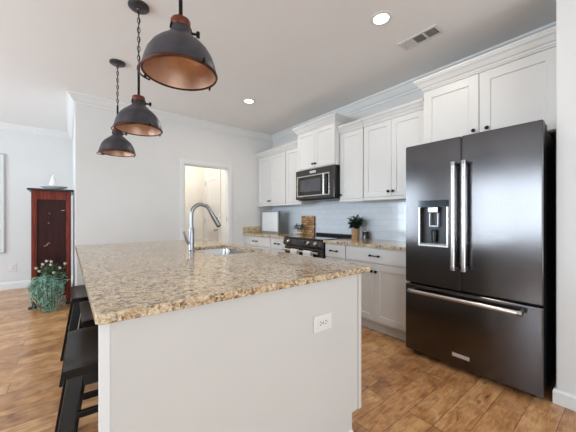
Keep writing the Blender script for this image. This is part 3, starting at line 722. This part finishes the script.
# ------------------------------------------------------------------ pendant lamps
def make_pendant(loc, label):
    x, y, _ = loc; t = thing('pendant_lamp', label, 'pendant lamp', loc, 'pendant lamps above the island')
    zr = 1.828
    out = [(0.1571, 0), (0.1561, .012), (0.1499, .04), (0.1377, .076), (0.1183, .108), (0.09486, .132), (0.07956, .143), (0.07548, .146), (0.0714, .152), (0.0561, .164), (0.04794, .171), (0.04386, .178), (0.04284, .2), (0.03876, .206)]
    inn = [(0.03672, .2), (0.0408, .17), (0.05916, .154), (0.08976, .13), (0.1132, .104), (0.1326, .073), (0.1448, .039), (0.152, .0)]
    sh = MB().lathe([(a, zr+b) for a, b in out] + [(.036, zr+.206), (.036, zr+.2)], (x, y, 0), 56).build('shade', M['bronze'], t)
    MB().lathe([(a, zr+b) for a, b in inn][::-1], (x, y, 0), 56).build('shade_lining', M['copper'], sh)
    MB().lathe([(.151, zr-.004), (.158, zr-.004), (.161, zr+.001), (.159, zr+.007), (.156, zr+.008), (.151, zr+.002), (.151, zr-.004)], (x, y, 0), 56).build('rim_band', M['rim'], sh)
    n = 40; a0 = math.radians(128); ring = []
    for k in range(n+1):
        a = a0 + math.radians(125)*k/n; q = math.sin(PI*k/n); ring.append((x+(.162+.008*q)*math.cos(a), y+(.162+.008*q)*math.sin(a), zr-.006-.014*q))
    MB().tube(ring, .0038, 8).build('wire_guard', M['rim'], sh)
    for a in (135, 285, 20):
        c, s = math.cos(math.radians(a)), math.sin(math.radians(a))
        MB().cyl((x+.154*c, y+.154*s, zr+.004), (x+.174*c, y+.174*s, zr+.004), .004, n=8).cyl((x+.168*c, y+.168*s, zr-.008), (x+.168*c, y+.168*s, zr+.015), .005, n=8).build('rim_clip', M['blackmetal'], sh)
    c = s = None
    MB().lathe([(0, zr+.2062), (.040, zr+.2062), (.042, zr+.211), (.042, zr+.233), (.039, zr+.239), (0, zr+.239)], (x, y, 0), 32).build('collar', M['rust'], t)
    b = [(x+.047*math.cos(PI*k/12), y-.01, zr+.183+.06*math.sin(PI*k/12)) for k in range(13)]
    MB().tube(b, .0035, 8).build('bail_wire', M['blackmetal'], t)
    k = MB().cyl((x+.046, y, zr+.2), (x+.075, y-.01, zr+.2), .006, n=10); k.cyl((x+.075, y-.01, zr+.188), (x+.075, y-.01, zr+.212), .0085, n=10); k.build('thumb_screw', M['blackmetal'], t)
    MB().cyl((x, y, zr+.2385), (x, y, 2.30), .0085, n=14).build('rod', M['blackmetal'], t)
    ch = MB(); z = 2.295; i = 0
    while z < CZ-.035:
        pts = []
        for q in range(16):
            a = 2*PI*q/16; u = .009*math.cos(a); v = .021*math.sin(a)
            pts.append((x+(u if i % 2 else 0), y+(0 if i % 2 else u), z+.02+v))
        ch.tube(pts, .0028, 6, True); z += .034; i += 1
    ch.build('chain', M['bronze'], t)
    MB().tube([(x+.004*math.sin(q*.9), y+.004*math.cos(q*.9), 2.29+(CZ-.03-2.29)*q/20) for q in range(21)], .003, 6).build('cord', M['blackmetal'], t)
    MB().lathe([(0, CZ-.034), (.01, CZ-.034), (.014, CZ-.026), (.03, CZ-.022), (.064, CZ-.018), (.07, CZ-.012), (.07, CZ-.001), (0, CZ-.001)], (x, y, 0), 40).build('canopy', M['bronze'], t)
    MB().cyl((x, y, zr+.1), (x, y, zr+.2), .022, n=20).build('bulb_socket', M['blackmetal'], t)
    return t
p1 = make_pendant((.398, 1.275, CZ), 'dark metal pendant lamp with copper lining nearest the camera, largest in view')
dup(p1, (.41, 2.27, CZ), 'dark metal dome pendant lamp in the middle of the row of three')
dup(p1, (.395, 3.23, CZ), 'dark metal dome pendant lamp farthest away, by the far wall')

# ------------------------------------------------------------------ ceiling fittings
def downlight(x, y, label):
    t = thing('recessed_light', label, 'ceiling light', (x, y, CZ), 'recessed ceiling lights')
    MB().lathe([(.058, CZ-.006), (.082, CZ-.004), (.085, CZ-.0005), (.058, CZ-.0005)], (x, y, 0), 40).build('trim_ring', M['trim'], t)
    MB().lathe([(0, CZ-.0045), (.057, CZ-.0045), (.057, CZ-.0008), (0, CZ-.0008)], (x, y, 0), 40).build('lens', M['lens'], t)
    l = bpy.data.lights.new('bulb', 'AREA'); l.shape = 'DISK'; l.size = .11; l.energy = CAN_POWER; l.color = (1, .90, .78)
    o = bpy.data.objects.new('bulb', l); C.objects.link(o); o.parent = t; o.location = (0, 0, -.008)
downlight(1.907, 1.25, 'lit round recessed ceiling light nearer the air vent')
downlight(1.888, 3.22, 'lit round recessed ceiling light nearer the far wall')
t = thing('added_hall_light', 'added unseen round ceiling lamp that brightens the hall behind the doorway', 'ceiling light', (1.35, 4.98, CZ))  # lamp added out of sight to brighten the dark hall
MB().lathe([(0, CZ-.07), (.08, CZ-.062), (.13, CZ-.035), (.14, CZ-.012), (0, CZ-.012)], (1.35, 4.98, 0), 32).build('added_lamp_shade', M['lens'], t)
MB().lathe([(0, CZ-.0115), (.15, CZ-.0115), (.15, CZ-.0005), (0, CZ-.0005)], (1.35, 4.98, 0), 32).build('added_lamp_base', M['trim'], t)
l = bpy.data.lights.new('hall_fill', 'POINT'); l.energy = 12; l.color = (1, .99, .96); l.shadow_soft_size = .1  # fill for the hall, inside the added lamp
o = bpy.data.objects.new('hall_fill', l); C.objects.link(o); o.parent = t; o.location = (0, 0, -.2)
t = thing('ceiling_vent', 'white ceiling air vent with three louvre banks', 'vent', (2.375, 1.18, CZ))
vx0, vx1, vy0, vy1 = 2.30, 2.45, 1.015, 1.345
m = MB(); zz = CZ-.0005; g = .022
for a, b, c, d in ((vx0, vx0+g, vy0, vy1), (vx1-g, vx1, vy0, vy1), (vx0+g, vx1-g, vy0, vy0+g), (vx0+g, vx1-g, vy1-g, vy1)): m.box(a, b, c, d, zz-.008, zz, .002)
bw = (vy1-vy0-2*g); 
for k in (1, 2): m.box(vx0+g, vx1-g, vy0+g+bw*k/3-.006, vy0+g+bw*k/3+.006, zz-.008, zz, .001)
m.build('frame', M['vent'], t)
MB().box(vx0+g, vx1-g, vy0+g, vy1-g, zz-.0012, zz-.0002).build('duct', M['ventdark'], t)
for k in range(3):
    m = MB(); ya = vy0+g+bw*k/3+.007; yb = vy0+g+bw*(k+1)/3-.007
    n = 8; tilt = (.004, .001, -.006)[k]
    for q in range(n):
        y = ya+(yb-ya)*(q+.5)/n
        t2 = bmesh.new(); vs = [t2.verts.new((x, y+dy, z)) for x in (vx0+g, vx1-g) for dy, z in ((-tilt-.0006, zz-.0075), (-tilt+.0006, zz-.0075), (tilt+.0006, zz-.0015), (tilt-.0006, zz-.0015))]
        for f_ in ((0, 1, 2, 3), (4, 7, 6, 5), (0, 4, 5, 1), (1, 5, 6, 2), (2, 6, 7, 3), (3, 7, 4, 0)): t2.faces.new([vs[i] for i in f_])
        bmesh.ops.recalc_face_normals(t2, faces=t2.faces); m.add(t2)
    m.build('louvre', M['vent'], t)

# ------------------------------------------------------------------ switches and outlets on the walls
def wall_plate(name, label, cat, x, y, z, w=.07, h=.115):
    t = thing(name, label, cat, (x, y, z-h/2))
    pl = MB().box(x-w/2, x+w/2, y-.006, y-.0004, z-h/2, z+h/2, .002).build('plate', M['plate'], t)
    return t, pl
t, pl = wall_plate('light_switch', 'white wall switch right of the hall doorway', 'switch', 2.30, WY, 1.165)
MB().box(2.285, 2.315, WY-.009, WY-.0065, 1.135, 1.195, .001).build('rocker', M['plate'], t)
t, pl = wall_plate('wall_outlet', 'white electrical outlet low on the dining wall', 'outlet', -.71, DY, .36, .085, .13)
MB().box(-.727, -.693, DY-.0085, DY-.0065, .315, .405, .001).build('receptacle', M['plate'], t)
m = MB()
for dz in (-.022, .022):
    for dx in (-.006, .006): m.box(-.71+dx-.0015, -.71+dx+.0015, DY-.0092, DY-.0087, .36+dz-.006, .36+dz+.006)
m.build('socket_slot', M['slot'], t)
# pale framed picture on the dining wall
t = thing('framed_picture', 'tall pale picture in thin grey frame on the dining wall', 'picture', (-1.4, DY, .605))
qx0, qx1, qz0, qz1 = -2.0, -.80, .605, 2.235
m = MB()
for a, b, c, d in ((qx0, qx0+.02, qz0, qz1), (qx1-.02, qx1, qz0, qz1), (qx0+.02, qx1-.02, qz0, qz0+.02), (qx0+.02, qx1-.02, qz1-.02, qz1)): m.box(a, b, DY-.025, DY-.001, c, d, .003)
m.build('frame', mat('silver_frame', '#b4b5b3', .45, noise=.05), t)
MB().box(qx0+.02, qx1-.02, DY-.018, DY-.002, qz0+.02, qz1-.02).build('canvas', M['canvas'], t)

# ------------------------------------------------------------------ tall mahogany cabinet and what stands on it
t = thing('tall_cabinet', 'tall red mahogany cabinet with black top by the dining wall corner', 'cabinet', (-.17, 5.35, 0))
ax0, ax1, ay0, ay1 = -.365, .045, 4.92, 5.75
m = MB().box(ax0, ax0+.055, ay0, ay0+.05, .06, 1.545, .003).box(ax1-.055, ax1, ay0, ay0+.05, .06, 1.545, .003).box(ax0, ax0+.05, ay1-.05, ay1, .06, 1.545, .003).box(ax1-.05, ax1, ay1-.05, ay1, .06, 1.545, .003)
m.box(ax0+.055, ax1-.055, ay0+.004, ay0+.045, 1.43, 1.545).box(ax0+.055, ax1-.055, ay0+.004, ay0+.045, .12, .24)
m.build('frame', M['mahog'], t)
MB().box(ax0+.012, ax1-.012, ay0+.02, ay1-.02, .12, 1.54).build('side_panel', M['mahogdark'], t)
m = MB()
for x, z, l, dz in ((-.19, 1.24, .012, 0), (-.20, 1.11, .014, 0), (-.06, 1.28, .035, .003), (-.24, .80, .04, .02), (-.21, .83, .03, .015)):
    m.quad([(x, ay0+.0195, z), (x+l, ay0+.0195, z+dz), (x+l, ay0+.0195, z+dz+.009), (x, ay0+.0195, z+.009)])
m.build('scratch', M['wearmark'], t)
MB().box(ax0-.04, ax1+.03, ay0-.03, ay1+.02, 1.546, 1.572, .006).build('top', M['black'], t)
for a in (ax0, ax1-.05):
    for b in (ay0, ay1-.05):
        m = MB().box(a+.006, a+.044, b+.006, b+.044, .025, .0595).box(a-.03 if a == ax0 else a-.01, a+.06, b-.02, b+.055, 0, .0245, .008); m.build('foot', M['black'], t)
MB().box(ax0-.004, ax0-.0005, ay0+.06, ay1-.06, .26, 1.42).build('front_door', M['mahog'], t)
t = tag(MB().lathe([(0, .006), (.06, .0), (.065, .004), (.13, .028), (.148, .042), (.151, .043), (.15, .047), (.125, .036), (.06, .012), (0, .012)], (-.14, 5.06, 1.5725), 40).build('serving_dish', M['ceramic'], origin=(-.14, 5.06, 1.5725)), 'shallow white dish on top of the mahogany cabinet', 'dish')
# white bird-like figurine standing in the dish
t = thing('bird_figurine', 'small white tapered ceramic bird figurine standing in the dish', 'figurine', (-.15, 5.06, 1.585))
m = MB().lathe([(0, 0), (.042, 0), (.05, .012), (.05, .03), (.041, .07), (.031, .105), (.024, .13), (.02, .15), (0, .155)], (-.15, 5.06, 1.585), 28)
m.lathe([(0, -.024), (.016, -.018), (.024, 0), (.016, .018), (0, .024)], (-.143, 5.055, 1.752), 20)
m.tube([(-.155, 5.06, 1.72), (-.152, 5.06, 1.735), (-.146, 5.055, 1.75)], [.022, .019, .018], 14)
m.build('body', M['ceramic'], t)
MB().cyl((-.125, 5.05, 1.752), (-.098, 5.045, 1.744), .009, .002, 12).build('beak', M['ceramic'], t)

# ------------------------------------------------------------------ floor greenery
def leaf_quad(m, p, d, L, w, up):
    d = d.normalized(); s = d.cross(up)
    if s.length < 1e-3: s = Vector((1, 0, 0))
    s.normalize(); nrm = s.cross(d)*(.12*L)
    a = p; b = p+d*L*.45+s*w/2+nrm; c = p+d*L; e = p+d*L*.45-s*w/2+nrm
    vs = [m.bm.verts.new(v) for v in (a, b, c, e)]
    mid = m.bm.verts.new(p+d*L*.5+nrm*.3)
    for i in range(4): m.bm.faces.new((vs[i], vs[(i+1) % 4], mid))
gx, gy = -.19, 4.72
t = thing('greenery_plant', 'leafy teal-green plant with pale flowers on floor by mahogany cabinet', 'plant', (gx, gy, 0))
MB().lathe([(0, .001), (.05, .001), (.055, .02), (.065, .2), (.068, .24), (.06, .24), (.058, .22), (0, .21)], (gx, gy, 0), 28).build('pot', M['mahogdark'], t)
rnd = random.Random(3)
fm = MB(); sm = MB()
for k in range(170):
    a = rnd.uniform(0, 2*PI) if k % 3 else rnd.uniform(PI*.9, PI*1.7); rr = rnd.uniform(.03, 1); z0 = .22+rnd.uniform(0, .17)
    reach = .03+.17*rr; drop = .05+.5*rnd.random()
    c, s = math.cos(a), math.sin(a)
    P = []
    for q in range(9):
        f = q/8; R = reach*math.sin(f*PI*.62)/math.sin(PI*.62)*(1-.4*f*f*min(1, drop*2.2))
        zz = z0+.15*math.sin(f*PI*.55)*(1-rr*.3) - drop*f*f
        P.append(Vector((gx+c*R, gy+s*R*.85, max(.012, zz))))
    sm.tube(P, .0018, 4)
    for q in range(1, 9):
        d = (P[q]-P[q-1])
        if d.length < 1e-4: continue
        for sd in (-1, 1, 0):
            side = d.cross(Vector((0, 0, 1)));
            if side.length < 1e-4: continue
            side.normalize(); dirv = d.normalized()*.7+side*sd*.8+Vector((rnd.uniform(-.3, .3), rnd.uniform(-.3, .3), rnd.uniform(-.3, .3)))
            p = P[q-1].lerp(P[q], rnd.random())
            leaf_quad(fm, p, dirv, rnd.uniform(.03, .07), rnd.uniform(.006, .013), Vector((rnd.uniform(-.5, .5), rnd.uniform(-.5, .5), 1)))
for v in fm.bm.verts: v.co.z = max(v.co.z, .004)
fm.build('foliage', M['frond'], t)
lm = MB()
tips = []
for k in range(46):
    a = rnd.uniform(0, 2*PI); rr = rnd.uniform(0, .15); hgt = rnd.uniform(.42, .65)
    tip = Vector((gx+.07+rr*math.cos(a), gy+.8*rr*math.sin(a), hgt)); b0 = Vector((gx+rnd.uniform(-.03, .05), gy+rnd.uniform(-.03, .03), .23)); md = b0.lerp(tip, .55)+Vector((0, 0, .03))
    sm.tube([b0, md, tip], .002, 4); tips.append(tip)
    for q in range(10):
        f = .35+.6*q/10; p = b0.lerp(tip, f); dv = Vector((rnd.uniform(-1, 1), rnd.uniform(-1, 1), rnd.uniform(-.1, .7)))
        leaf_quad(lm, p, dv, rnd.uniform(.04, .07), rnd.uniform(.024, .036), Vector((rnd.uniform(-.5, .5), rnd.uniform(-.5, .5), 1)))
lm.build('upper_leaves', mat('olive_leaf', '#4c6147', .5, noise=.35, nscale=30), t); sm.build('stems', M['stem'], t)
for (x, y, z) in ((-.30, 4.66, .555), (-.235, 4.64, .60), (-.20, 4.66, .635), (-.155, 4.66, .625), (-.16, 4.62, .59), (-.27, 4.63, .52), (-.07, 4.63, .54), (-.02, 4.66, .585), (-.13, 4.6, .49)):
    m = MB()
    for q in range(7):
        a = 2*PI*q/7; leaf_quad(m, Vector((x, y, z)), Vector((math.cos(a), math.sin(a)*.6-.35, .5)), .028, .02, Vector((0, 0, 1)))
    m.lathe([(0, -.012), (.012, -.006), (.015, .006), (0, .015)], (x, y, z), 10)
    m.build('flower', M['flower'], t)

# ------------------------------------------------------------------ things on the back counter
# framed white panel in the corner
t = thing('shadow_box', 'glossy white panel in deep grey frame standing in counter corner', 'frame', (2.82, 4.07, .9145))
bx, b0, b1, c0, c1 = 2.785, 3.785, 4.32, .9148, 1.30
m = MB()
for a, b, c, d in ((b0, b0+.022, c0, c1), (b1-.03, b1, c0, c1), (b0+.022, b1-.03, c0, c0+.035), (b0+.022, b1-.03, c1-.018, c1)): m.box(bx, bx+.02, a, b, c, d, .002)
m.build('frame_front', M['fgrey'], t)
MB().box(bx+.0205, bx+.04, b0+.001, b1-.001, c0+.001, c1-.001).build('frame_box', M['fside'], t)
MB().box(bx+.008, bx+.0203, b0+.022, b1-.03, c0+.035, c1-.018).build('panel', M['paper'], t)
# butcher block board leaning on the tiles
m = MB().box(3.044, 3.074, 3.195, 3.495, .9148, 1.215, .004)
bmesh.ops.rotate(m.bm, verts=m.bm.verts, cent=(3.075, 3.3, .9148), matrix=Matrix.Rotation(.02, 3, 'Y'))
bmesh.ops.translate(m.bm, verts=m.bm.verts, vec=(-.004, 0, .0006))
cb = tag(m.build('cutting_board', M['block'], origin=(3.06, 3.32, .9148)), 'butcher-block cutting board leaning on tiles left of the range', 'cutting board')
# small succulent in front of the board
def leafy(name, label, x, y, z, rad, hgt, potr, poth, lm_, n, L, wd, potm, seed):
    t = thing(name, label, 'plant', (x, y, z)); r = random.Random(seed)
    pot = MB().lathe([(0, 0), (potr*.86, 0), (potr*.9, .004), (potr, poth-.004), (potr, poth), (potr*.9, poth), (potr*.88, poth-.012), (0, poth-.012)], (x, y, z), 28).build('pot', potm, t)
    MB().lathe([(0, poth-.0118), (potr*.86, poth-.0118), (0, poth-.006)], (x, y, z), 20).build('soil', M['soil'], pot)
    lf, st = MB(), MB()
    for k in range(n):
        a = r.uniform(0, 2*PI); q = r.uniform(.1, 1)**.6; e = r.uniform(.0, 1)
        tip = Vector((x+rad*q*math.cos(a), y+rad*q*math.sin(a), z+poth+hgt*e*(1-.35*q*q))); b0 = Vector((x+.01*math.cos(a), y+.01*math.sin(a), z+poth-.012))
        md = b0.lerp(tip, .5)+Vector((0, 0, hgt*.15)); st.tube([b0, md, tip], .0016, 4)
        for u in range(5):
            p = md.lerp(tip, u/4); dv = Vector((math.cos(a)+r.uniform(-.9, .9), math.sin(a)+r.uniform(-.9, .9), r.uniform(-.4, .7)))
            leaf_quad(lf, p, dv, L*r.uniform(.7, 1.2), wd*r.uniform(.8, 1.2), Vector((r.uniform(-.4, .4), r.uniform(-.4, .4), 1)))
    lf.build('leaves', lm_, t); st.build('stems', M['stem'], t)
    return t, pot
t, pot = leafy('succulent_plant', 'small grey-green succulent in wooden pot before the cutting board', 2.93, 3.40, .9146, .085, .1, .045, .085, M['succ'], 26, .045, .028, M['potwood'], 5)
MB().lathe([(.0442, .028), (.0462, .029), (.0468, .044), (.0448, .045)], (2.93, 3.40, .9146), 28).build('white_band', M['plate'], pot)
t, pot = leafy('potted_plant', 'dark green leafy plant in wooden pot on counter right of range', 2.94, 2.305, .9146, .085, .185, .052, .132, M['leaf'], 64, .055, .036, M['potwood'], 9)
t = thing('candle_jar', 'black glass candle jar with knobbed lid beside the potted plant', 'candle', (3.02, 2.205, .9146))
MB().lathe([(0, 0), (.041, 0), (.045, .004), (.045, .085), (.042, .09), (0, .09)], (3.02, 2.205, .9146), 32).build('jar', M['candle'], t)
li = MB().lathe([(0, .0905), (.043, .0905), (.044, .094), (.043, .1), (0, .101)], (3.02, 2.205, .9146), 32).build('lid', M['chrome'], t)
MB().lathe([(0, .1012), (.006, .1012), (.005, .108), (.01, .114), (.007, .121), (0, .122)], (3.02, 2.205, .9146), 16).build('lid_knob', M['blackmetal'], li)
